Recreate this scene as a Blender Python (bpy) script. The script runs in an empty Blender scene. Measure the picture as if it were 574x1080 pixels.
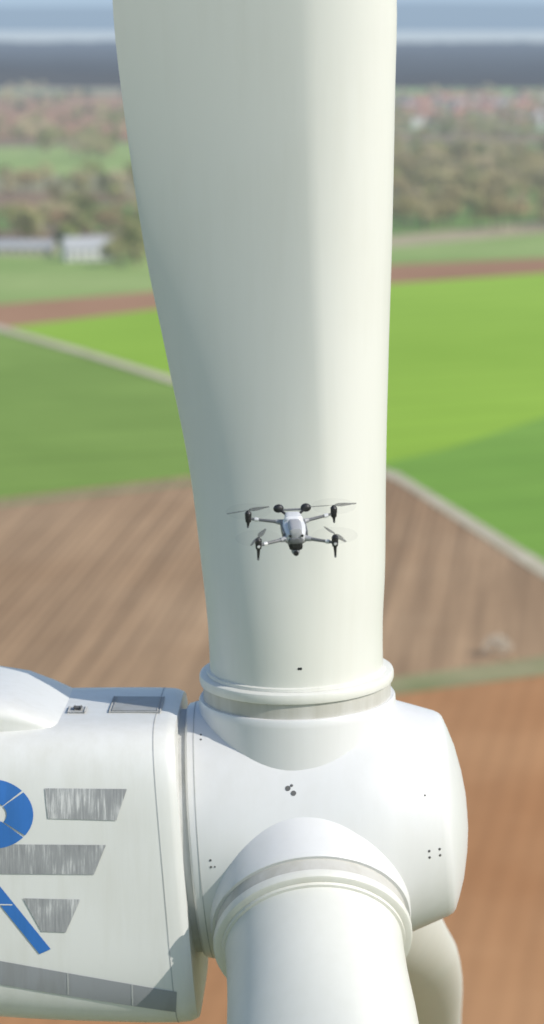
import bpy, bmesh, math, random
from mathutils import Vector, Matrix, noise as mnoise
random.seed(7)
scene = bpy.context.scene
V = Vector

# ------------------------------------------------------------------ helpers
def link(o, parent=None):
    scene.collection.objects.link(o)
    if parent: o.parent = parent
    return o
def empty(name, loc=(0,0,0)):
    e = bpy.data.objects.new(name, None); e.location = loc
    return link(e)
def mk(name, verts, faces, mats, parent=None, smooth=True, midx=None):
    me = bpy.data.meshes.new(name)
    me.from_pydata([tuple(v) for v in verts], [], faces)
    if not isinstance(mats, (list, tuple)): mats = [mats]
    for m in mats: me.materials.append(m)
    if midx:
        for p, i in zip(me.polygons, midx): p.material_index = i
    for p in me.polygons: p.use_smooth = smooth
    me.update()
    return link(bpy.data.objects.new(name, me), parent)
def fixn(o):
    bm = bmesh.new(); bm.from_mesh(o.data)
    bmesh.ops.recalc_face_normals(bm, faces=bm.faces)
    bm.to_mesh(o.data); bm.free()
    return o
def sharp(o, ang=35):
    bm = bmesh.new(); bm.from_mesh(o.data)
    bmesh.ops.recalc_face_normals(bm, faces=bm.faces)
    a = math.radians(ang)
    for e in bm.edges:
        if len(e.link_faces) == 2 and e.calc_face_angle(0) > a: e.smooth = False
    bm.to_mesh(o.data); bm.free()
    return o
def loft(name, rings, mats, parent=None, cap=True, smooth=True):
    n = len(rings[0]); vs = [p for r in rings for p in r]; fs = []
    for i in range(len(rings)-1):
        for j in range(n):
            k = (j+1) % n
            fs.append((i*n+j, i*n+k, (i+1)*n+k, (i+1)*n+j))
    if cap:
        fs.append(tuple(range(n-1, -1, -1)))
        fs.append(tuple((len(rings)-1)*n+j for j in range(n)))
    return sharp(mk(name, vs, fs, mats, parent, smooth))
def lathe(name, org, ax, r1, r2, prof, mat, parent=None, n=96, cap=True):
    rings = []
    for s, r in prof:
        rings.append([org+ax*s+(r1*math.cos(2*math.pi*j/n)+r2*math.sin(2*math.pi*j/n))*r for j in range(n)])
    return loft(name, rings, mat, parent, cap)

# ------------------------------------------------------------------ materials
def newmat(name):
    m = bpy.data.materials.new(name); m.use_nodes = True
    nt = m.node_tree; nt.nodes.clear()
    return m, nt, nt.nodes, nt.links
def ramp(N, cols):
    r = N.new('ShaderNodeValToRGB')
    el = r.color_ramp.elements
    while len(el) < len(cols): el.new(0.5)
    for e, (p, c) in zip(el, cols):
        e.position = p; e.color = (*c, 1)
    return r
def painted_haze_out(nt, shader, L=9000., col=(.50,.58,.66), pw=1.3):
    """painted aerial haze: glowing tint mixed into the surface, stronger farther from the turbine site"""
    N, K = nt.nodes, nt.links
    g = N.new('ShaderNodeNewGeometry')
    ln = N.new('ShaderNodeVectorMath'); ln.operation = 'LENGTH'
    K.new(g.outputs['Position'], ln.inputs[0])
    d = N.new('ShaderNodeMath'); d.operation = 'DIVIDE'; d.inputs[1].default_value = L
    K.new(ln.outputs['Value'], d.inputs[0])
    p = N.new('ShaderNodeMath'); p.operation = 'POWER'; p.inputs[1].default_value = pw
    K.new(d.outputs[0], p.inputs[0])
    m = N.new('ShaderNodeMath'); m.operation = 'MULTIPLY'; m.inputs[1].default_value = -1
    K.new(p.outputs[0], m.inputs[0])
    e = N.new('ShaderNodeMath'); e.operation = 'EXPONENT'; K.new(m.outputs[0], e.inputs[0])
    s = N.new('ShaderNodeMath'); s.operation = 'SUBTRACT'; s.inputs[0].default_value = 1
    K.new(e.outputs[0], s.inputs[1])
    em = N.new('ShaderNodeEmission'); em.inputs['Color'].default_value = (*col, 1)  # haze glow painted per material, no air volume
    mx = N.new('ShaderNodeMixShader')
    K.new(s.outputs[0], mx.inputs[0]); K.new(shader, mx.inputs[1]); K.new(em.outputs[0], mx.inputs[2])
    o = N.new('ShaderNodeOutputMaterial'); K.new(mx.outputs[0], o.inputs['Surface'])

def paint(name, col, rough=.35, dirt=.06, streak_axis=2, metallic=0, coat=.15, bump=.02):
    m, nt, N, K = newmat(name)
    b = N.new('ShaderNodeBsdfPrincipled'); o = N.new('ShaderNodeOutputMaterial')
    K.new(b.outputs[0], o.inputs[0])
    g = N.new('ShaderNodeNewGeometry')
    mp = N.new('ShaderNodeMapping')
    sc = [3., 3., 3.]; sc[streak_axis] = .25
    mp.inputs['Scale'].default_value = sc
    K.new(g.outputs['Position'], mp.inputs['Vector'])
    n1 = N.new('ShaderNodeTexNoise'); n1.inputs['Scale'].default_value = 1.6; n1.inputs['Detail'].default_value = 7; n1.inputs['Roughness'].default_value = .65
    K.new(mp.outputs[0], n1.inputs['Vector'])
    n2 = N.new('ShaderNodeTexNoise'); n2.inputs['Scale'].default_value = .55; n2.inputs['Detail'].default_value = 4
    K.new(g.outputs['Position'], n2.inputs['Vector'])
    ad = N.new('ShaderNodeMath'); ad.operation = 'ADD'
    K.new(n1.outputs['Fac'], ad.inputs[0]); K.new(n2.outputs['Fac'], ad.inputs[1])
    dk = tuple(c*(1-dirt*2.2) for c in col); dk = (dk[0]*(1-.2*dirt), dk[1]*(1-.4*dirt), dk[2]*(1-1.2*dirt))
    r = ramp(N, [(.36, dk), (.56, col)])
    hf = N.new('ShaderNodeMath'); hf.operation = 'MULTIPLY'; hf.inputs[1].default_value = .5
    K.new(ad.outputs[0], hf.inputs[0]); K.new(hf.outputs[0], r.inputs[0])
    K.new(r.outputs[0], b.inputs['Base Color'])
    rr = N.new('ShaderNodeMapRange'); rr.inputs['To Min'].default_value = rough+.12; rr.inputs['To Max'].default_value = rough
    K.new(n1.outputs['Fac'], rr.inputs['Value']); K.new(rr.outputs[0], b.inputs['Roughness'])
    b.inputs['Metallic'].default_value = metallic
    b.inputs['Coat Weight'].default_value = coat
    b.inputs['Coat Roughness'].default_value = .3
    if bump:
        bp = N.new('ShaderNodeBump'); bp.inputs['Strength'].default_value = bump; bp.inputs['Distance'].default_value = .05
        K.new(n2.outputs['Fac'], bp.inputs['Height']); K.new(bp.outputs[0], b.inputs['Normal'])
    return m

def field_mat(name, c1, c2, ang=0., period=3.5, rows=.35, patch=.012, tram=0., c3=None):
    m, nt, N, K = newmat(name)
    b = N.new('ShaderNodeBsdfPrincipled'); b.inputs['Roughness'].default_value = .95
    b.inputs['Specular IOR Level'].default_value = .1
    g = N.new('ShaderNodeNewGeometry')
    mp = N.new('ShaderNodeMapping'); mp.inputs['Rotation'].default_value = (0, 0, math.radians(ang))
    K.new(g.outputs['Position'], mp.inputs['Vector'])
    n1 = N.new('ShaderNodeTexNoise'); n1.inputs['Scale'].default_value = patch; n1.inputs['Detail'].default_value = 8; n1.inputs['Roughness'].default_value = .6
    K.new(mp.outputs[0], n1.inputs['Vector'])
    r = ramp(N, [(.36, c1), (.64, c2)])
    if c3:
        e = r.color_ramp.elements.new(.5); e.color = (*c3, 1)
    K.new(n1.outputs['Fac'], r.inputs[0])
    ms = N.new('ShaderNodeMapping'); ms.inputs['Scale'].default_value = (1/period, .012, 1)
    K.new(mp.outputs[0], ms.inputs['Vector'])
    ns = N.new('ShaderNodeTexNoise'); ns.inputs['Scale'].default_value = .6; ns.inputs['Detail'].default_value = 4; ns.inputs['Roughness'].default_value = .7
    K.new(ms.outputs[0], ns.inputs['Vector'])
    w = N.new('ShaderNodeTexWave'); w.inputs['Scale'].default_value = .314/period
    w.inputs['Distortion'].default_value = 1.2; w.inputs['Detail'].default_value = 2; w.inputs['Detail Scale'].default_value = .05
    K.new(mp.outputs[0], w.inputs['Vector'])
    a = N.new('ShaderNodeMapRange'); a.inputs['From Min'].default_value = .3; a.inputs['From Max'].default_value = .7
    a.inputs['To Min'].default_value = 1-rows; a.inputs['To Max'].default_value = 1+rows*.5
    K.new(ns.outputs['Fac'], a.inputs['Value'])
    a2 = N.new('ShaderNodeMapRange'); a2.inputs['To Min'].default_value = 1-rows*.5; a2.inputs['To Max'].default_value = 1+rows*.25
    K.new(w.outputs['Fac'], a2.inputs['Value'])
    mu = N.new('ShaderNodeMath'); mu.operation = 'MULTIPLY'
    K.new(a.outputs[0], mu.inputs[0]); K.new(a2.outputs[0], mu.inputs[1])
    last = mu
    if tram:
        w2 = N.new('ShaderNodeTexWave'); w2.inputs['Scale'].default_value = .314/tram; w2.inputs['Distortion'].default_value = .3
        w2.inputs['Detail Scale'].default_value = .02
        K.new(mp.outputs[0], w2.inputs['Vector'])
        t = N.new('ShaderNodeMapRange'); t.inputs['From Min'].default_value = .9; t.inputs['From Max'].default_value = 1
        t.inputs['To Min'].default_value = 1; t.inputs['To Max'].default_value = .88
        K.new(w2.outputs['Fac'], t.inputs['Value'])
        m3 = N.new('ShaderNodeMath'); m3.operation = 'MULTIPLY'
        K.new(last.outputs[0], m3.inputs[0]); K.new(t.outputs[0], m3.inputs[1]); last = m3
    sc = N.new('ShaderNodeVectorMath'); sc.operation = 'SCALE'
    K.new(r.outputs[0], sc.inputs[0]); K.new(last.outputs[0], sc.inputs['Scale'])
    K.new(sc.outputs[0], b.inputs['Base Color'])
    painted_haze_out(nt, b.outputs[0])
    return m

def rand_mat(name, cols, rough=.9, **hz):
    """colour differs from instance to instance and over the crown"""
    m, nt, N, K = newmat(name)
    b = N.new('ShaderNodeBsdfPrincipled'); b.inputs['Roughness'].default_value = rough
    b.inputs['Specular IOR Level'].default_value = .15
    oi = N.new('ShaderNodeObjectInfo'); g = N.new('ShaderNodeNewGeometry')
    n = N.new('ShaderNodeTexNoise'); n.inputs['Scale'].default_value = .25
    K.new(g.outputs['Position'], n.inputs['Vector'])
    ad = N.new('ShaderNodeMath'); ad.operation = 'ADD'
    K.new(oi.outputs['Random'], ad.inputs[0]); K.new(n.outputs['Fac'], ad.inputs[1])
    h = N.new('ShaderNodeMath'); h.operation = 'MULTIPLY'; h.inputs[1].default_value = .6
    K.new(ad.outputs[0], h.inputs[0])
    r = ramp(N, [(i/(len(cols)-1)*.8+.1, c) for i, c in enumerate(cols)])
    K.new(h.outputs[0], r.inputs[0]); K.new(r.outputs[0], b.inputs['Base Color'])
    painted_haze_out(nt, b.outputs[0], **hz)
    return m

M_blade = paint('blade_gelcoat', (.69,.69,.635), .38, .014)
M_spin  = paint('spinner_paint', (.70,.70,.69), .33, .018)
M_nac   = paint('nacelle_paint', (.72,.72,.69), .36, .035)
M_rim   = paint('flange_paint', (.71,.705,.65), .4, .03)
M_band  = paint('seal_grey', (.53,.52,.48), .55, .08, coat=0)
M_gap   = paint('gap_grey', (.52,.53,.53), .6, .08, coat=0)
M_hatch = paint('hatch_grey', (.36,.37,.37), .5, .1, coat=0)
M_stripe= paint('stripe_grey', (.30,.31,.33), .5, .08, coat=0)
M_blue  = paint('logo_blue', (.035,.17,.52), .4, .08, coat=.1)
M_seam  = paint('seam_dark', (.12,.12,.12), .7, .1, coat=0)
M_lseam = paint('seam_light', (.46,.47,.47), .7, .1, coat=0)
M_black = paint('black_plastic', (.02,.02,.022), .4, .1, coat=0)
M_dwhite= paint('drone_shell', (.66,.67,.68), .35, .05)
M_dmid  = paint('drone_battery', (.34,.345,.36), .4, .05)
M_dgrey = paint('drone_grey', (.15,.155,.165), .4, .1)
M_steel = paint('tower_paint', (.70,.70,.67), .45, .04)

def vent_mat():
    m, nt, N, K = newmat('vent_louvre')
    b = N.new('ShaderNodeBsdfPrincipled'); o = N.new('ShaderNodeOutputMaterial'); K.new(b.outputs[0], o.inputs[0])
    g = N.new('ShaderNodeNewGeometry'); mp = N.new('ShaderNodeMapping'); mp.inputs['Scale'].default_value = (32, 1, 2.2)
    K.new(g.outputs['Position'], mp.inputs[0])
    n = N.new('ShaderNodeTexNoise'); n.inputs['Scale'].default_value = 1; n.inputs['Detail'].default_value = 5; n.inputs['Roughness'].default_value = .7
    K.new(mp.outputs[0], n.inputs['Vector'])
    n2 = N.new('ShaderNodeTexNoise'); n2.inputs['Scale'].default_value = 1.7; n2.inputs['Detail'].default_value = 2
    K.new(g.outputs['Position'], n2.inputs['Vector'])
    ad = N.new('ShaderNodeMath'); ad.operation = 'MULTIPLY_ADD'; ad.inputs[1].default_value = .6
    K.new(n2.outputs['Fac'], ad.inputs[0]); K.new(n.outputs['Fac'], ad.inputs[2])
    r = ramp(N, [(.60, (.25,.255,.26)), (.82, (.34,.345,.35)), (.98, (.64,.64,.63))])
    K.new(ad.outputs[0], r.inputs[0]); K.new(r.outputs[0], b.inputs['Base Color']); b.inputs['Roughness'].default_value = .6
    return m
M_vent = vent_mat()

# ------------------------------------------------------------------ light, sky
S = V((.69, -.43, .62)).normalized()
el = math.asin(S.z); az = math.atan2(S.x, S.y)
w = bpy.data.worlds.new('World'); scene.world = w; w.use_nodes = True
nt = w.node_tree; nt.nodes.clear()
st = nt.nodes.new('ShaderNodeTexSky'); st.sky_type = 'NISHITA'; st.sun_disc = False
st.sun_elevation = el; st.sun_rotation = az; st.air_density = 1.0; st.dust_density = .8; st.altitude = 100
bg = nt.nodes.new('ShaderNodeBackground'); bg.inputs[1].default_value = .15
ow = nt.nodes.new('ShaderNodeOutputWorld')
nt.links.new(st.outputs[0], bg.inputs[0]); nt.links.new(bg.outputs[0], ow.inputs[0])
sl = bpy.data.lights.new('sun', 'SUN'); sl.energy = 3.7; sl.angle = math.radians(.5); sl.color = (1, .95, .87)
so = bpy.data.objects.new('sun', sl); link(so); so.rotation_euler = S.to_track_quat('Z', 'Y').to_euler(); so.location = (60, -60, 200)
scene.view_settings.view_transform = 'Standard'; scene.view_settings.look = 'None'; scene.view_settings.exposure = 0

# ------------------------------------------------------------------ camera
H = 110.; P = math.radians(8.95)
cam = bpy.data.cameras.new('camera'); co = bpy.data.objects.new('camera', cam); link(co)
co.location = (0, 0, H); co.rotation_euler = (math.pi/2-P, 0, 0)
cam.sensor_fit = 'VERTICAL'; cam.sensor_height = 24; cam.lens = 73.33
cam.clip_start = .5; cam.clip_end = 200000
cam.dof.use_dof = True; cam.dof.focus_distance = 38.6; cam.dof.aperture_fstop = .45
scene.camera = co

# ------------------------------------------------------------------ wind turbine
T = empty('wind_turbine', (0, 0, 0))
hub = V((.39, 41.6, 99.15))
psi, tau, cone = math.radians(1.6), math.radians(4.5), math.radians(3)
a = V((math.cos(psi)*math.cos(tau), -math.sin(psi)*math.cos(tau), math.sin(tau)))
eu = V((-math.cos(psi)*math.sin(tau), math.sin(psi)*math.sin(tau), math.cos(tau)))
h = V((-math.sin(psi), -math.cos(psi), 0))
ah = V((math.cos(psi), -math.sin(psi), 0)); up = V((0,0,1))

def interp(tab, x):
    if x <= tab[0][0]: return tab[0][1:]
    for p, q in zip(tab, tab[1:]):
        if x <= q[0]:
            t = (x-p[0])/(q[0]-p[0])
            return [u+(v-u)*t for u, v in zip(p[1:], q[1:])]
    return tab[-1][1:]
def smooth_interp(tab, x):   # Catmull-Rom
    n = len(tab)
    if x <= tab[0][0]: return list(tab[0][1:])
    if x >= tab[-1][0]: return list(tab[-1][1:])
    for i in range(n-1):
        if x <= tab[i+1][0]:
            p1, p2 = tab[i], tab[i+1]; p0 = tab[max(i-1, 0)]; p3 = tab[min(i+2, n-1)]
            d = p2[0]-p1[0]; t = (x-p1[0])/d; out = []
            for k in range(1, len(p1)):
                m1 = (p2[k]-p0[k])/(p2[0]-p0[0])*d if p2[0] != p0[0] else 0
                m2 = (p3[k]-p1[k])/(p3[0]-p1[0])*d if p3[0] != p1[0] else 0
                out.append((2*t**3-3*t*t+1)*p1[k]+(t**3-2*t*t+t)*m1+(-2*t**3+3*t*t)*p2[k]+(t**3-t*t)*m2)
            return out

SP = [(-1.42,1.60),(-1.42,1.70),(-1.39,1.735),(-1.30,1.755),(-.6,1.77),(.2,1.765),(.8,1.73),(1.15,1.665),(1.3,1.62),(1.6,1.515),(1.92,1.40),(1.99,1.36),(2.03,1.31),(2.09,1.15),(2.17,.9),(2.24,.55),(2.275,.25),(2.28,.01)]
lathe('spinner', hub, a, h, eu, SP, M_spin, T, 160)
lathe('spinner_gap', hub, a, h, eu, [(-1.75,1.66),(-1.40,1.66)], M_gap, T, 160)
lathe('gap_bearing_ring', hub, a, h, eu, [(-1.75,1.71),(-1.52,1.71)], M_gap, T, 160)
lathe('spinner_seam', hub, a, h, eu, [(-1.305,1.75),(-1.305,1.7585),(-1.293,1.7588),(-1.293,1.75)], M_lseam, T, 160)

# rotor blades   r, LE, TE, thickness, blend to aerofoil
BT = [(1.9,1.17,1.17,2.34,0),(2.8,1.18,1.175,2.35,.0),(3.5,1.225,1.225,2.34,.10),(5,1.27,1.36,2.16,.42),(6.5,1.335,1.61,1.92,.72),
      (8,1.41,1.86,1.68,.92),(10,1.49,2.08,1.42,1),(11.1,1.53,2.15,1.32,1),(14,1.45,2.15,1.1,1),(20,1.1,1.8,.8,1),(30,.75,1.3,.45,1),(40,.45,.8,.2,1),(44,.25,.35,.08,1),(45,.06,.06,.02,1)]
def aero(xi):
    q = .31
    if xi < q: return .5*math.sqrt(max(0, 1-((q-xi)/q)**2))
    return .5*(1-.95*((xi-q)/(1-q))**1.22) if xi < .9995 else 0.
def blade(k):
    th = math.radians(120*k+3)
    d = eu*math.cos(th)+h*math.sin(th)
    D = d*math.cos(cone)+a*math.sin(cone)
    C = a*math.cos(cone)-d*math.sin(cone)
    W = D.cross(C)
    rings = []; n = 112
    rs = [1.9+.3*i for i in range(34)]+[12.3+i*1.2 for i in range(27)]+[44.2, 44.7, 45]
    for r in rs:
        le, te, t, wb = smooth_interp(BT, r)
        wb = min(1, max(0, wb)); c = le+te; ring = []
        tw = math.radians(0 if r < 12 else -(min(r,45)-12)*.25)
        Ct = C*math.cos(tw)+W*math.sin(tw); Wt = W*math.cos(tw)-C*math.sin(tw)
        for j in range(n):
            f = 2*math.pi*j/n; xi = (1-math.cos(f))/2; sg = 1 if math.sin(f) >= 0 else -1
            circ = math.sqrt(max(xi*(1-xi), 0))
            y = (circ*(1-wb)+aero(xi)*wb)*t*sg
            ring.append(hub+D*r+Ct*(le-xi*c)+Wt*y)
        rings.append(ring)
    loft('rotor_blade_%d' % (k+1), rings, M_blade, T)
    n = k+1
    lathe('blade_boss_%d' % n, hub, D, C, W, [(1.0,1.35),(1.70,1.335),(1.79,1.33),(1.815,1.315),(1.82,1.0)], M_spin, T, 128)
    lathe('blade_seal_%d' % n, hub, D, C, W, [(1.78,1.27),(2.06,1.27)], M_band, T, 128)
    lathe('blade_flange_%d' % n, hub, D, C, W, [(2.02,1.0),(2.02,1.28),(2.03,1.305),(2.06,1.315),(2.12,1.315),(2.15,1.305),(2.165,1.28),(2.17,1.15)], M_rim, T, 128)
    lathe('blade_root_lip_%d' % n, hub, D, C, W, [(2.17,1.16),(2.17,1.215),(2.21,1.21),(2.22,1.18),(2.22,1.1)], M_rim, T, 128)
    # bolts holding the seal
    if k == 0:
        for (rr, cc) in ((2.48, .06),(2.48,.085)):
            q = hub+D*rr+C*cc; nn = -W
            lathe('blade_plug', q+nn*(math.sqrt(1.17**2-cc*cc)), nn, C, D, [(-.02,.018),(.008,.018)], M_black, T, 10)
for k in range(3): blade(k)

def on_spin(s, al):
    al = math.radians(al); r = interp(SP[2:], s)[0]
    n = h*math.cos(al)+eu*math.sin(al)
    return hub+a*s+n*r, n
def stud(nm, s, al, r=.02, mat=None):
    p, n = on_spin(s, al); t = a; b2 = n.cross(t)
    lathe(nm, p, n, t, b2, [(-.03,r),(.006,r)], mat or M_seam, T, 10)
for s, al, r in [(-.07,29.5,.036),(.00,27.2,.036),(-.02,30.6,.02),(.05,55,.03),(.09,54,.02),(-1.15,-2,.016),(-1.15,1,.016),(-1.1,-2,.012),(-1.2,60,.014),(-1.2,57,.014),
                 (1.72,-5,.018),(1.72,-8.5,.018),(1.86,-5,.018),(1.86,-8.5,.018),(1.72,24,.014),(-.9,-38,.014)]:
    stud('spinner_bolt', s, al, r)

# nacelle ----------------------------------------------------------
ttau = math.tan(tau)
NT = [(-11.2,.8,-.9,.9,3),(-11.0,1.15,-1.25,1.3,3.4),(-10.3,1.45,-1.75,1.6,3.8),(-8,1.58,-2.15,1.75,4.5),(-4.1,1.64,-2.46,1.80,5),(-2.2,1.66,-2.50,1.80,5.5),(-1.64,1.65,-2.48,1.79,5.5),(-1.52,1.61,-2.43,1.75,5.5)]
def nac_pt(s, z, off=0., side=1):
    zt, zb, w_, n_ = smooth_interp(NT, s)
    zc, hh = (zt+zb)/2, (zt-zb)/2; q = min(abs((z-zc)/hh), .9999)
    y = w_*(1-q**n_)**(1/n_)
    return hub+ah*(s-z*ttau)+h*((y+off)*side)+up*z
ss = [-11.2,-11.0,-10.7,-10.3]+[-9.8+.4*i for i in range(20)]+[-1.9,-1.75,-1.64,-1.60,-1.565,-1.54,-1.52]
NJ = 240
def sect(s, o=0.):
    zt, zb, w_, n_ = smooth_interp(NT, s)
    zc, hh = (zt+zb)/2, (zt-zb)/2; ring = []
    for j in range(NJ):
        f = 2*math.pi*j/NJ; c_, s_ = math.cos(f), math.sin(f)
        rr = (abs(c_)**n_+abs(s_)**n_)**(-1/n_)
        ring.append(hub+ah*(s-(zc+hh*rr*s_)*ttau)+h*((w_+o)*rr*c_)+up*(zc+(hh+o)*rr*s_))
    return ring
loft('nacelle_body', [sect(s) for s in ss], M_nac, T)
def nac_band(name, s0, s1, mat, off=.004):
    return loft(name, [sect(s, o) for s, o in ((s0, -.02), (s0, off), (s1, off), (s1, -.02))], mat, T, cap=False)
nac_band('nacelle_front_seam', -1.80, -1.787, M_lseam)
nac_band('nacelle_panel_seam', -5.2, -5.18, M_lseam)

def patch(name, quad, mat, nu=14, nv=8, off=.010):
    (A, B, C_, D_) = quad; vs = []; fs = []
    for i in range(nv+1):
        for j in range(nu+1):
            u, v = j/nu, i/nv
            s = (A[0]*(1-u)+B[0]*u)*(1-v)+(D_[0]*(1-u)+C_[0]*u)*v
            z = (A[1]*(1-u)+B[1]*u)*(1-v)+(D_[1]*(1-u)+C_[1]*u)*v
            vs.append(nac_pt(s+z*ttau, z, off))
    for i in range(nv):
        for j in range(nu):
            k = i*(nu+1)+j; fs.append((k, k+1, k+nu+2, k+nu+1))
    return fixn(mk(name, vs, fs, mat, T))
patch('vent_upper', [(-3.32,.90),(-2.24,.90),(-2.38,.48),(-3.28,.50)], M_vent)
patch('vent_middle', [(-4.9,.15),(-2.52,.15),(-2.68,-.25),(-4.9,-.25)], M_vent, 30)
patch('vent_lower', [(-3.62,-.58),(-2.86,-.59),(-3.06,-1.04),(-3.38,-1.03)], M_vent)
patch('grey_stripe', [(-6.5,-.98),(-1.60,-1.86),(-1.62,-2.17),(-6.5,-1.34)], M_stripe, 40, 8)
patch('stripe_joint', [(-3.05,-1.60),(-3.03,-1.60),(-3.03,-1.91),(-3.05,-1.91)], M_lseam, 2, 8, .014)
patch('stripe_joint_2', [(-2.2,-1.755),(-2.18,-1.755),(-2.18,-2.07),(-2.2,-2.07)], M_lseam, 2, 8, .014)
patch('logo_leg', [(-4.25,-.25),(-3.92,-.42),(-3.26,-1.27),(-3.41,-1.34)], M_blue, 6, 12)
patch('logo_leg_joint', [(-4.02,-.66),(-3.76,-.66),(-3.76,-.675),(-4.02,-.675)], M_nac, 6, 2, .015)
patch('logo_stem', [(-4.95,1.0),(-4.62,1.0),(-4.62,-1.3),(-4.95,-1.3)], M_blue, 4, 20, .014)
def arc_patch(name, cs, cz, ri, ro, a0, a1, mat):
    vs = []; fs = []; n = 40
    for i in range(n+1):
        f = math.radians(a0+(a1-a0)*i/n)
        for j in range(5):
            r = ri+(ro-ri)*j/4
            s = cs+math.cos(f)*r; z = cz+math.sin(f)*r*.84
            vs.append(nac_pt(s+z*ttau, z, .012))
    for i in range(n):
        for j in range(4):
            k = i*5+j; fs.append((k, k+1, k+6, k+5))
    fixn(mk(name, vs, fs, mat, T))
arc_patch('logo_ring_top', -4.02, .55, .20, .55, 43, 150, M_blue)
arc_patch('logo_ring_side', -4.02, .55, .20, .55, -37, 40, M_blue)
arc_patch('logo_ring_bottom', -4.02, .55, .16, .55, -150, -41, M_blue)
patch('logo_bar', [(-4.6,.28),(-4.05,.50),(-4.05,.42),(-4.6,.2)], M_blue, 4, 4)

def rbox(name, cx, cy, cz, lx, ly, lz, mat, bev=.04, taper=1., parent=T, shear=0.):
    bm = bmesh.new()
    bmesh.ops.create_cube(bm, size=1)
    for v in bm.verts:
        f = taper if v.co.z > 0 else 1
        x, y, z = v.co.x*lx*f+shear*v.co.z, v.co.y*ly*f, v.co.z*lz
        v.co = hub+ah*(cx+x)+h*(cy+y)+up*(cz+z)
    bmesh.ops.bevel(bm, geom=bm.edges[:], offset=bev, segments=3, affect='EDGES', profile=.6)
    bmesh.ops.recalc_face_normals(bm, faces=bm.faces)
    me = bpy.data.meshes.new(name); bm.to_mesh(me); bm.free(); me.materials.append(mat)
    return link(bpy.data.objects.new(name, me), parent)
rbox('roof_hatch', -2.22, .15, 1.655, .68, .95, .04, M_lseam, .015)
rbox('roof_hatch_lid', -2.22, .15, 1.67, .60, .86, .03, M_hatch, .01)
rbox('roof_anchor', -3.0, .5, 1.65, .22, .3, .05, M_lseam, .02)
rbox('roof_anchor_2', -2.99, .5, 1.68, .08, .1, .06, M_seam, .02)
rings = []
for s, zt, wd in [(-3.05,1.56,1.10),(-3.15,1.64,1.20),(-3.45,1.78,1.28),(-3.8,1.92,1.32),(-4.2,1.98,1.35),(-6.5,2.05,1.38),(-8.6,2.0,1.35),(-9.0,1.8,1.25),(-9.1,1.4,1.1)]:
    ring = []; zb = 1.35
    for j in range(64):
        f = 2*math.pi*j/64; c_, s_ = math.cos(f), math.sin(f)
        rr = (abs(c_)**4+abs(s_)**3.4)**(-1/3.7)
        ring.append(hub+ah*s+h*(wd*rr*c_)+up*((zt+zb)/2+(zt-zb)/2*rr*s_))
    rings.append(ring)
loft('cooling_hood', rings, M_nac, T)
lathe('wind_mast', hub+ah*-10+up*1.3, up, ah, h, [(0,.04),(1.8,.03)], M_lseam, T, 10)
tb = hub+ah*-6.2; tb = V((tb.x, tb.y, 0))
zt_ = hub.z-2.1
lathe('tower', tb, up, V((1,0,0)), V((0,1,0)), [(0,2.3),(30,2.1),(60,1.85),(zt_-.6,1.5),(zt_-.5,1.62),(zt_,1.62)], M_steel, T, 64)

# ------------------------------------------------------------------ drone
DR = empty('drone', (.2506, 35.04, 104.275)); DR.rotation_euler = (math.radians(12), math.radians(-1.5), math.radians(4)); DR.scale = (1.25,)*3
def dl(name, org, ax, prof, mat, n=20):
    ax = V(ax).normalized(); r1 = ax.orthogonal().normalized(); r2 = ax.cross(r1)
    return lathe(name, V(org), ax, r1, r2, prof, mat, DR, n)
def tube(name, p, q, r0, r1_, mat, n=12, mid=None):
    p, q = V(p), V(q); L = (q-p).length
    return dl(name, p, q-p, [(0,r0),(L*.5,(r0+r1_)/2 if mid is None else mid),(L,r1_)], mat, n)
BS = 1.22
def body(name, secs, mat, n=28, e=.6):
    rings = []
    for y, wd, zt, zb in secs:
        ring = []; wd *= BS; zt *= BS; zb *= BS
        for j in range(n):
            f = 2*math.pi*j/n; c_, s_ = math.cos(f), math.sin(f)
            ring.append(V((wd*math.copysign(abs(c_)**e, c_), y*1.1, (zt+zb)/2+(zt-zb)/2*math.copysign(abs(s_)**e, s_))))
        rings.append(ring)
    return loft(name, rings, mat, DR)
body('fuselage', [(-.20,.045,.02,-.03),(-.19,.065,.045,-.045),(-.12,.082,.062,-.06),(0,.088,.07,-.065),(.12,.08,.062,-.055),(.19,.06,.045,-.04),(.21,.035,.02,-.02)], M_dwhite)
body('battery_pack', [(-.212,.03,.052,.0),(-.20,.045,.080,.0),(-.12,.05,.094,.0),(-.02,.05,.094,.0),(.0,.04,.07,.0)], M_dmid)
body('top_cover', [(.01,.05,.085,.03),(.03,.070,.100,.03),(.15,.06,.094,.03),(.19,.04,.06,.02)], M_dwhite)
body('rear_bumper', [(-.222,.025,.008,-.02),(-.215,.045,.012,-.035),(-.19,.06,.012,-.05),(-.16,.080,.0,-.05),(-.15,.08,.0,-.04)], M_dgrey)
body('belly_pod', [(-.21,.03,-.03,-.07),(-.19,.05,-.03,-.095),(-.08,.055,-.03,-.10),(-.04,.04,-.03,-.07)], M_black)
for sx in (-1, 1):
    dl('status_panel', (sx*.055,-.235,.035), (0,-1,0), [(0,.012),(.012,.011)], M_black)
    body('side_rail', [(-.15,.006,.03,-.02),(-.1,.010,.035,-.03),(.1,.010,.035,-.03),(.15,.006,.03,-.02)], M_dgrey).location = (sx*.105,0,0)
    tube('antenna_stalk', (sx*.03,.15,.07), (sx*.115,.20,.125), .012, .012, M_black)
    bm = bmesh.new(); bmesh.ops.create_uvsphere(bm, u_segments=20, v_segments=12, radius=.042)
    me = bpy.data.meshes.new('antenna_pod'); bm.to_mesh(me); bm.free(); me.materials.append(M_black)
    for p in me.polygons: p.use_smooth = True
    o = link(bpy.data.objects.new('antenna_pod', me), DR); o.location = (sx*.125,.205,.135); o.scale = (1.15,.8,.95)
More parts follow.
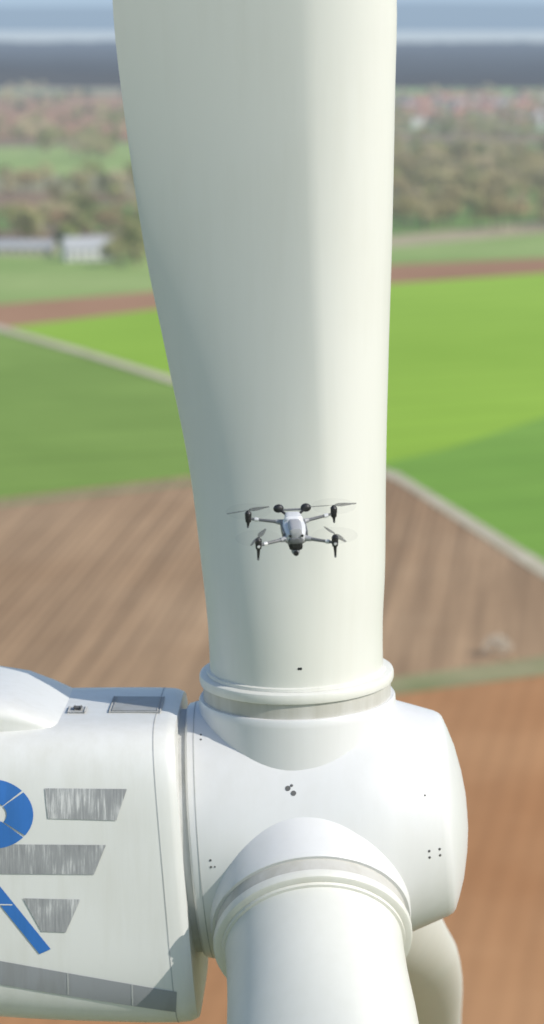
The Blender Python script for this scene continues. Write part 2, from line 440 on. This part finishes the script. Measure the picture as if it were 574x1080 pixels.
tube('antenna_bar', (-.10,.20,.122), (.10,.20,.122), .010, .010, M_dgrey)
tube('gimbal_yoke', (0,-.13,-.09), (0,-.17,-.12), .022, .018, M_black)
bm = bmesh.new(); bmesh.ops.create_uvsphere(bm, u_segments=20, v_segments=12, radius=.040)
me = bpy.data.meshes.new('camera_ball'); bm.to_mesh(me); bm.free(); me.materials.append(M_dmid)
for p in me.polygons: p.use_smooth = True
o = link(bpy.data.objects.new('camera_ball', me), DR); o.location = (0,-.175,-.135)
dl('camera_lens', (0,-.175,-.135), (0,-1,-.2), [(.02,.024),(.052,.022)], M_black)
def prop_mat(name, alpha, col):
    m, nt, N, K = newmat(name)
    b = N.new('ShaderNodeBsdfPrincipled'); b.inputs['Base Color'].default_value = (*col,1); b.inputs['Roughness'].default_value = .5
    b.inputs['Alpha'].default_value = alpha; b.inputs['Specular IOR Level'].default_value = .1
    o = N.new('ShaderNodeOutputMaterial'); K.new(b.outputs[0], o.inputs[0]); return m
M_prop = prop_mat('propeller_carbon', .42, (.06,.06,.065)); M_blur = prop_mat('propeller_sweep', .03, (.10,.10,.10))
for i, (mx, my, mz, ang) in enumerate([(-.40,.25,.03,20),(.385,.25,.05,6),(-.345,-.30,-.02,68),(.345,-.30,-.02,112)]):
    sx = 1 if mx > 0 else -1; sy = 1 if my > 0 else -1
    root = (sx*.08, .17 if sy > 0 else -.18, .01 if sy > 0 else -.01)
    mid = V(root).lerp(V((mx,my,mz)), .22)
    tube('arm_joint', root, mid, .030, .021, M_dmid)
    tube('arm_%d' % (i+1), root, (mx, my, mz), .017, .012, M_dgrey)
    tube('arm_collar', V(root).lerp(V((mx,my,mz)), .70), V(root).lerp(V((mx,my,mz)), .82), .019, .019, M_dwhite)
    dl('motor_mount', (mx,my,mz-.03), (0,0,1), [(0,.026),(.04,.03),(.045,.03)], M_black)
    dl('motor_%d' % (i+1), (mx,my,mz+.02), (0,0,1), [(0,.03),(.035,.031),(.045,.024),(.06,.01)], M_black)
    ll = .13 if sy < 0 else .08
    tube('landing_leg', (mx,my,mz-.02), (mx*1.01,my*1.0,mz-ll), .018, .009, M_black)
    dl('leg_tip', (mx*1.01,my,mz-ll-.012), (0,0,1), [(0,.007),(.012,.012),(.02,.009)], M_dgrey)
    if sy < 0:
        dl('nav_light', (mx,my-.028,mz), (0,-1,0), [(0,.014),(.008,.012)], M_dwhite)
    dl('propeller_sweep', (mx,my,mz+.070), (0,0,1), [(0,.205),(.002,.205)], M_blur, 40)
    for half in (0, 180):
        vs = []; fs = []; th = math.radians(ang+half); ra = V((math.cos(th), math.sin(th), 0)); tg = V((-math.sin(th), math.cos(th), 0))
        for q in range(11):
            t = q/10; r = .01+.20*t; c = .010+.016*math.sin(math.pi*min(1, t*1.15)**.8)*(1-.4*t); tw = math.radians(20-14*t)
            dz = V((0,0,1))*math.sin(tw)+tg*math.cos(tw)
            base = V((mx,my,mz+.082))+ra*r
            nn = V((0,0,.0015))
            vs += [base-dz*c+nn, base+dz*c+nn, base+dz*c-nn, base-dz*c-nn]
        for q in range(10):
            for e in range(4):
                fs.append((q*4+e, q*4+(e+1) % 4, q*4+4+(e+1) % 4, q*4+4+e))
        fs += [(0,1,2,3), (40,41,42,43)]
        fixn(mk('propeller', vs, fs, M_prop, DR))

# ------------------------------------------------------------------ terrain
def G(u, v, z=0.):
    """ground point seen at the given image pixel, cast from the camera"""
    x = (u-287)/3300; y = (540-v)/3300
    t = (H-z)/(math.sin(P)-math.cos(P)*y)
    return V((x*t, (math.cos(P)+math.sin(P)*y)*t, z))
m, nt, N, K = newmat('ground')
b = N.new('ShaderNodeBsdfPrincipled'); b.inputs['Roughness'].default_value = .95; b.inputs['Specular IOR Level'].default_value = .1
g = N.new('ShaderNodeNewGeometry'); mp = N.new('ShaderNodeMapping'); mp.inputs['Scale'].default_value = (1/900, 1/420, 1); mp.inputs['Rotation'].default_value = (0,0,.25)
K.new(g.outputs['Position'], mp.inputs[0])
vo = N.new('ShaderNodeTexVoronoi'); vo.inputs['Scale'].default_value = 1; K.new(mp.outputs[0], vo.inputs['Vector'])
sx = N.new('ShaderNodeSeparateColor'); K.new(vo.outputs['Color'], sx.inputs[0])
r = ramp(N, [(.0,(.26,.17,.11)),(.22,(.32,.23,.15)),(.24,(.18,.28,.08)),(.45,(.22,.34,.10)),(.47,(.30,.27,.17)),(.62,(.36,.29,.19)),(.64,(.16,.22,.09)),(.82,(.25,.22,.14)),(1.,(.30,.21,.13))])
K.new(sx.outputs[0], r.inputs[0])
nn_ = N.new('ShaderNodeTexNoise'); nn_.inputs['Scale'].default_value = .006; nn_.inputs['Detail'].default_value = 6; K.new(g.outputs['Position'], nn_.inputs['Vector'])
mr = N.new('ShaderNodeMapRange'); mr.inputs['To Min'].default_value = .65; mr.inputs['To Max'].default_value = 1.3; K.new(nn_.outputs['Fac'], mr.inputs['Value'])
sc = N.new('ShaderNodeVectorMath'); sc.operation = 'SCALE'; K.new(r.outputs[0], sc.inputs[0]); K.new(mr.outputs[0], sc.inputs['Scale'])
K.new(sc.outputs[0], b.inputs['Base Color']); painted_haze_out(nt, b.outputs[0], 10000, (.54,.64,.74)); M_ground = m
R = 90000
mk('ground', [(-R,-R,0),(R,-R,0),(R,R,0),(-R,R,0)], [(0,1,2,3)], M_ground, smooth=False)

layer = [0]
def sheet(name, uv, mat):
    layer[0] += 1
    z = .04*layer[0]
    vs = [G(u, v, z) for u, v in uv]
    return mk(name, vs, [tuple(range(len(vs)))], mat, smooth=False)
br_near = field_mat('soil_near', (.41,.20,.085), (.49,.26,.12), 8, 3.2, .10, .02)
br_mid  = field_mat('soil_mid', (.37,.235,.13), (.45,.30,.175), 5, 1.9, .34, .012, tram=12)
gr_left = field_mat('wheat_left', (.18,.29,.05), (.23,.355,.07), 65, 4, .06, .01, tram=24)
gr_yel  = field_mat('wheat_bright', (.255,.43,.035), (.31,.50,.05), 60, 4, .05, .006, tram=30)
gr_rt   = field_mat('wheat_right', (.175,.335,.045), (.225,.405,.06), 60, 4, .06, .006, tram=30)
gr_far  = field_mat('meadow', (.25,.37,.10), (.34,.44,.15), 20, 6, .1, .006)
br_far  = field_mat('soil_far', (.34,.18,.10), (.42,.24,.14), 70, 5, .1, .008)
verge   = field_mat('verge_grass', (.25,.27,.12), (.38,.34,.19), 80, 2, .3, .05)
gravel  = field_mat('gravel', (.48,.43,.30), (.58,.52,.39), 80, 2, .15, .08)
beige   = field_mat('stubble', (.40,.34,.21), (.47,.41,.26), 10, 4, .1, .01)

sheet('meadow', [(-900,330),(-900,262),(0,262),(300,252),(574,246),(1500,222),(1500,290),(574,280),(0,330)], gr_far)
sheet('stubble_field', [(400,262),(574,246),(1500,228),(1500,212),(574,233),(400,250)], beige)
sheet('ploughed_strip', [(-900,420),(-900,372),(0,321),(165,307),(415,279),(574,272),(1500,240),(1500,262),(574,291),(415,301),(165,328),(0,350)], br_far)
sheet('bright_field', [(-900,470),(-900,400),(0,346),(165,326),(250,316),(330,480),(200,420),(180,402),(0,347)], gr_yel)
sheet('green_field', [(-900,700),(-900,420),(0,347),(180,402),(330,440),(420,480),(420,500),(195,506),(0,527)], gr_left)
sheet('bright_field', [(250,316),(415,299),(574,288),(1500,255),(1500,560),(900,520),(574,560),(470,520),(410,495),(300,480)], gr_yel)
sheet('green_field', [(395,490),(470,474),(574,440),(1500,330),(1500,1000),(740,690),(574,604),(410,500)], gr_rt)
sheet('ploughed_field', [(-900,960),(-900,640),(0,526),(195,503),(405,492),(574,602),(760,705),(574,705),(410,728),(0,795)], br_mid)
sheet('ploughed_field', [(-900,1000),(0,792),(410,722),(574,700),(760,690),(1600,560),(2200,1500),(900,2600),(-900,2600),(-2400,1700)], br_near)
sheet('verge', [(-900,990),(0,785),(405,716),(574,692),(760,676),(1600,544),(1600,566),(760,696),(574,712),(405,734),(0,803),(-900,1010)], verge)
sheet('verge', [(-900,660),(0,529),(195,507),(405,490),(405,494),(195,512),(0,534),(-900,668)], verge)
sheet('farm_track', [(404,494),(420,498),(574,592),(765,688),(1500,1010),(1440,1010),(735,698),(574,609),(420,508),(404,501)], gravel)
sheet('farm_track', [(-900,180),(-300,270),(0,343),(90,369),(182,397),(260,424),(330,450),(330,455),(260,430),(182,404),(90,375),(0,349),(-300,273),(-900,182)], gravel)
sheet('far_green_field', [(-600,205),(-600,178),(150,150),(150,182)], gr_far)
sheet('far_green_field', [(400,100),(400,80),(1200,76),(1200,95)], gr_far)
sheet('far_soil_field', [(-800,150),(-800,112),(170,100),(300,118),(170,146)], br_far)

# far hill ranges on the horizon, blue from haze painted into their material
def hills(name, y0, hh, seed, col, base):
    vs = []; fs = []; n = 160
    for i in range(n+1):
        x = -45000+90000*i/n
        z = hh*(.75+.30*mnoise.noise(V((x/9000, seed, 0)))+.12*mnoise.noise(V((x/2500, seed, 4))))
        vs += [(x, y0, -5), (x, y0+1500, z*.75), (x, y0+3500, z), (x, y0+7000, -5)]
    for i in range(n):
        for k in range(3):
            j = i*4+k; fs.append((j, j+4, j+5, j+1))
    m, nt, N, K = newmat(name)
    b = N.new('ShaderNodeBsdfPrincipled'); b.inputs['Base Color'].default_value = (*base,1); b.inputs['Roughness'].default_value = 1
    painted_haze_out(nt, b.outputs[0], 20000, col, 1.3)
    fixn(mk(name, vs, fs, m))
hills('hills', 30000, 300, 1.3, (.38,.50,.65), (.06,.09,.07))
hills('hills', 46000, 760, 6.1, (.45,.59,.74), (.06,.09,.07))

# ------------------------------------------------------------------ trees
def tree_mesh(name, hgt, rad, leaf_n, seed, mats, ls=.55, bare=False):
    rnd = random.Random(seed); vs = []; fs = []; mi = []
    def limb(p, q, r0, r1_, n=6):
        p, q = V(p), V(q); ax = (q-p).normalized(); x = ax.orthogonal().normalized(); y = ax.cross(x); b0 = len(vs)
        for c, r in ((p, r0), (q, r1_)):
            for j in range(n):
                f = 2*math.pi*j/n; vs.append(c+(x*math.cos(f)+y*math.sin(f))*r)
        for j in range(n):
            fs.append((b0+j, b0+(j+1) % n, b0+n+(j+1) % n, b0+n+j)); mi.append(0)
    limb((0,0,0), (0,0,hgt*.45), hgt*.028, hgt*.018); limb((0,0,hgt*.45), (rad*.1,0,hgt*.85), hgt*.018, hgt*.005)
    clumps = []
    for i in range(11):
        f = i*2.4+rnd.random(); z0 = hgt*rnd.uniform(.28,.6); rr = rad*rnd.uniform(.4,.85); z1 = hgt*rnd.uniform(.45,.9)
        q = V((math.cos(f)*rr, math.sin(f)*rr, z1)); limb((0,0,z0), q, hgt*.012, hgt*.003, 4); clumps.append((q, rad*rnd.uniform(.25,.45)))
    clumps.append((V((0,0,hgt*.9)), rad*.4))
    for i in range(leaf_n):
        c, r = clumps[rnd.randrange(len(clumps))]
        d = V((rnd.gauss(0,1), rnd.gauss(0,1), rnd.gauss(0,.8))).normalized()*r*rnd.uniform(.3,1)**.5
        p = c+d; s = ls*rnd.uniform(.5,1.2)
        x = V((rnd.gauss(0,1), rnd.gauss(0,1), rnd.gauss(0,1))).normalized(); y = x.orthogonal().normalized()
        b0 = len(vs); vs.extend([p-x*s-y*s*.6, p+x*s-y*s*.5, p+x*s*.8+y*s*.6, p-x*s*.7+y*s*.5]); fs.append((b0,b0+1,b0+2,b0+3)); mi.append(1)
    me = bpy.data.meshes.new(name); me.from_pydata([tuple(v) for v in vs], [], fs)
    for m_ in mats: me.materials.append(m_)
    for p, i in zip(me.polygons, mi): p.material_index = i
    me.update(); return me
M_bark = rand_mat('bark', [(.16,.13,.10),(.2,.16,.12)])
M_brown = rand_mat('spring_twigs', [(.30,.23,.13),(.44,.35,.20),(.38,.35,.17),(.52,.43,.27)])
M_olive = rand_mat('young_leaves', [(.18,.21,.08),(.32,.32,.14),(.26,.30,.10),(.42,.38,.21)])
M_dark = rand_mat('evergreen', [(.06,.09,.05),(.10,.13,.07)])
M_bloss = rand_mat('blossom', [(.42,.36,.28),(.55,.49,.40)])
brown = [tree_mesh('tree_b%d' % i, 14, 5.5, 420, i, [M_bark, M_brown]) for i in range(3)]
olive = [tree_mesh('tree_o%d' % i, 13, 5, 460, 10+i, [M_bark, M_olive]) for i in range(3)]
dark = [tree_mesh('tree_d%d' % i, 12, 4, 520, 20+i, [M_bark, M_dark]) for i in range(2)]
def grove(name, pts, meshes):
    e = empty(name)
    for (x, y, s) in pts:
        o = bpy.data.objects.new('tree', random.choice(meshes)); link(o, e)
        o.location = (x, y, 0); o.rotation_euler = (0,0,random.random()*6.28); o.scale = (s*random.uniform(.85,1.2), s*random.uniform(.85,1.2), s)
def region(u0, u1, v0, v1, n, s0=.8, s1=1.3, clump=None):
    out = []
    while len(out) < n:
        u, v = random.uniform(u0, u1), random.uniform(v0, v1); p = G(u, v)
        if clump is not None and mnoise.noise(V((p.x/120, p.y/220, 3.3))) < clump: continue
        out.append((p.x, p.y, random.uniform(s0, s1)))
    return out
grove('bare_woodland', region(395, 900, 172, 246, 420, .8, 1.4), brown)
grove('mixed_woodland', region(395, 900, 165, 215, 120, .8, 1.2), olive)
grove('scattered_woodland', region(-300, 200, 190, 262, 160, .7, 1.3, .0), brown+olive)
grove('hedgerow', region(-500, 200, 232, 262, 110, .5, 1.0), olive+brown)
grove('farm_trees', region(112, 160, 266, 284, 14, .7, 1.1)+region(58,76,262,280,5,.6,.9), olive+dark)
grove('far_woodland', region(-500, 1100, 128, 175, 420, .9, 1.5, .05), brown+olive)
grove('far_hedges', region(-500, 1100, 96, 130, 300, .9, 1.6, .1), brown+dark)
bush = bpy.data.objects.new('blossom_bush', tree_mesh('blossom_bush', 3.6, 2.8, 340, 77, [M_bark, M_bloss], .22)); link(bush); bush.location = G(524, 694)

# distant forest canopy
vs = []; fs = []; nx, ny = 220, 70
for j in range(ny+1):
    for i in range(nx+1):
        x = -5500+11000*i/nx; y = 5100+8500*(j/ny)**1.5
        e = min(1, j/1.5, (ny-j)/2, i/2, (nx-i)/2)
        z = e*(18+8*mnoise.noise(V((x/60, y/90, 0)))+6*mnoise.noise(V((x/18, y/30, 5)))+ 14*mnoise.noise(V((x/900, y/1500, 2))))
        vs.append((x, y+260*mnoise.noise(V((x/700, 1, 1)))*(1-j/ny), max(z, -2)))
for j in range(ny):
    for i in range(nx):
        k = j*(nx+1)+i; fs.append((k, k+1, k+nx+2, k+nx+1))
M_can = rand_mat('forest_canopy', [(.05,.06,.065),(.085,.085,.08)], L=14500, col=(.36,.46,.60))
mk('distant_forest', vs, fs, M_can)

# ------------------------------------------------------------------ buildings
M_wall = rand_mat('render_wall', [(.40,.35,.29),(.55,.50,.43)])
M_wwall = rand_mat('white_wall', [(.50,.50,.48),(.58,.58,.56)])
M_roof = rand_mat('clay_roof', [(.30,.13,.09),(.38,.18,.13),(.30,.17,.14)])
M_groof = rand_mat('sheet_roof', [(.36,.37,.38),(.42,.43,.44)])
M_win = rand_mat('window_glass', [(.05,.06,.07),(.08,.09,.1)], .2)
def house_mesh(name, lx, ly, hw, hr, wall, roof, nwin=4):
    vs = []; fs = []; mi = []
    X, Y = lx/2, ly/2
    vs += [V((-X,-Y,0)),V((X,-Y,0)),V((X,Y,0)),V((-X,Y,0)),V((-X,-Y,hw)),V((X,-Y,hw)),V((X,Y,hw)),V((-X,Y,hw)),V((-X,0,hw+hr)),V((X,0,hw+hr))]
    fs += [(0,1,5,4),(2,3,7,6),(1,2,6,9,5),(3,0,4,8,7)]; mi += [0]*4
    o = .5; b0 = len(vs); dz = hr*o/Y
    vs += [V((-X-o,-Y-o,hw-dz)),V((X+o,-Y-o,hw-dz)),V((X+o,0,hw+hr+.15)),V((-X-o,0,hw+hr+.15)),V((X+o,Y+o,hw-dz)),V((-X-o,Y+o,hw-dz))]
    fs += [(b0,b0+1,b0+2,b0+3),(b0+3,b0+2,b0+4,b0+5)]; mi += [1,1]
    for side in (-1, 1):
        for fl in range(2 if hw > 5 else 1):
            for k in range(nwin):
                x = -X+lx*(k+.5)/nwin; z = 1.0+2.8*fl; y = side*(Y+.03); b0 = len(vs)
                hgt = 1.3 if not (k == 1 and fl == 0) else 2.2; z0 = z if not (k == 1 and fl == 0) else .05
                vs += [V((x-.6,y,z0)),V((x+.6,y,z0)),V((x+.6,y,z0+hgt)),V((x-.6,y,z0+hgt))]; fs.append((b0,b0+1,b0+2,b0+3)); mi.append(2)
    b0 = len(vs)
    if hw > 5:
        cx, cy, c = X*.4, Y*.3, .4
        for z in (hw, hw+hr+1):
            vs += [V((cx-c,cy-c,z)),V((cx+c,cy-c,z)),V((cx+c,cy+c,z)),V((cx-c,cy+c,z))]
        fs += [(b0,b0+1,b0+5,b0+4),(b0+1,b0+2,b0+6,b0+5),(b0+2,b0+3,b0+7,b0+6),(b0+3,b0,b0+4,b0+7),(b0+4,b0+5,b0+6,b0+7)]; mi += [0]*5
    me = bpy.data.meshes.new(name); me.from_pydata([tuple(v) for v in vs], [], fs)
    for m_ in (wall, roof, M_win): me.materials.append(m_)
    for p, i in zip(me.polygons, mi): p.material_index = i
    me.update(); return me
hm = [house_mesh('house_a', 13, 9, 6, 4.5, M_wall, M_roof), house_mesh('house_b', 17, 10, 5.5, 5, M_wwall, M_roof, 5), house_mesh('house_c', 10, 9, 6.2, 4, M_wall, M_roof, 3)]
vil = empty('village')
for (x, y, s) in region(418, 1000, 104, 138, 270):
    o = bpy.data.objects.new('house', random.choice(hm)); link(o, vil); o.location = (x, y, 0); o.rotation_euler = (0,0,random.choice([0,1.57])+random.gauss(.3,.2)); o.scale = (1.15,)*3
grove('village_trees', region(400, 1000, 100, 145, 220, .7, 1.1), brown+olive)
for (x, y, s) in region(-500, 90, 233, 250, 18):
    o = bpy.data.objects.new('house', random.choice(hm)); link(o, vil); o.location = (x, y, 0); o.rotation_euler = (0,0,random.uniform(-.5,.5))
def bld(name, u, v, rz, *args):
    o = bpy.data.objects.new(name, house_mesh(name, *args)); link(o); p = G(u, v); o.location = (p.x, p.y, 0); o.rotation_euler = (0,0,rz); return o
bld('farm_house', 92, 274, .25, 22, 12, 5.6, 5, M_wwall, M_groof, 6)
bld('barn', 20, 268, -.1, 34, 12, 3.6, 3.2, M_wall, M_groof, 8)
bld('barn', -70, 262, .1, 28, 12, 4, 4, M_wall, M_roof, 6)
print('done', len(bpy.data.objects))
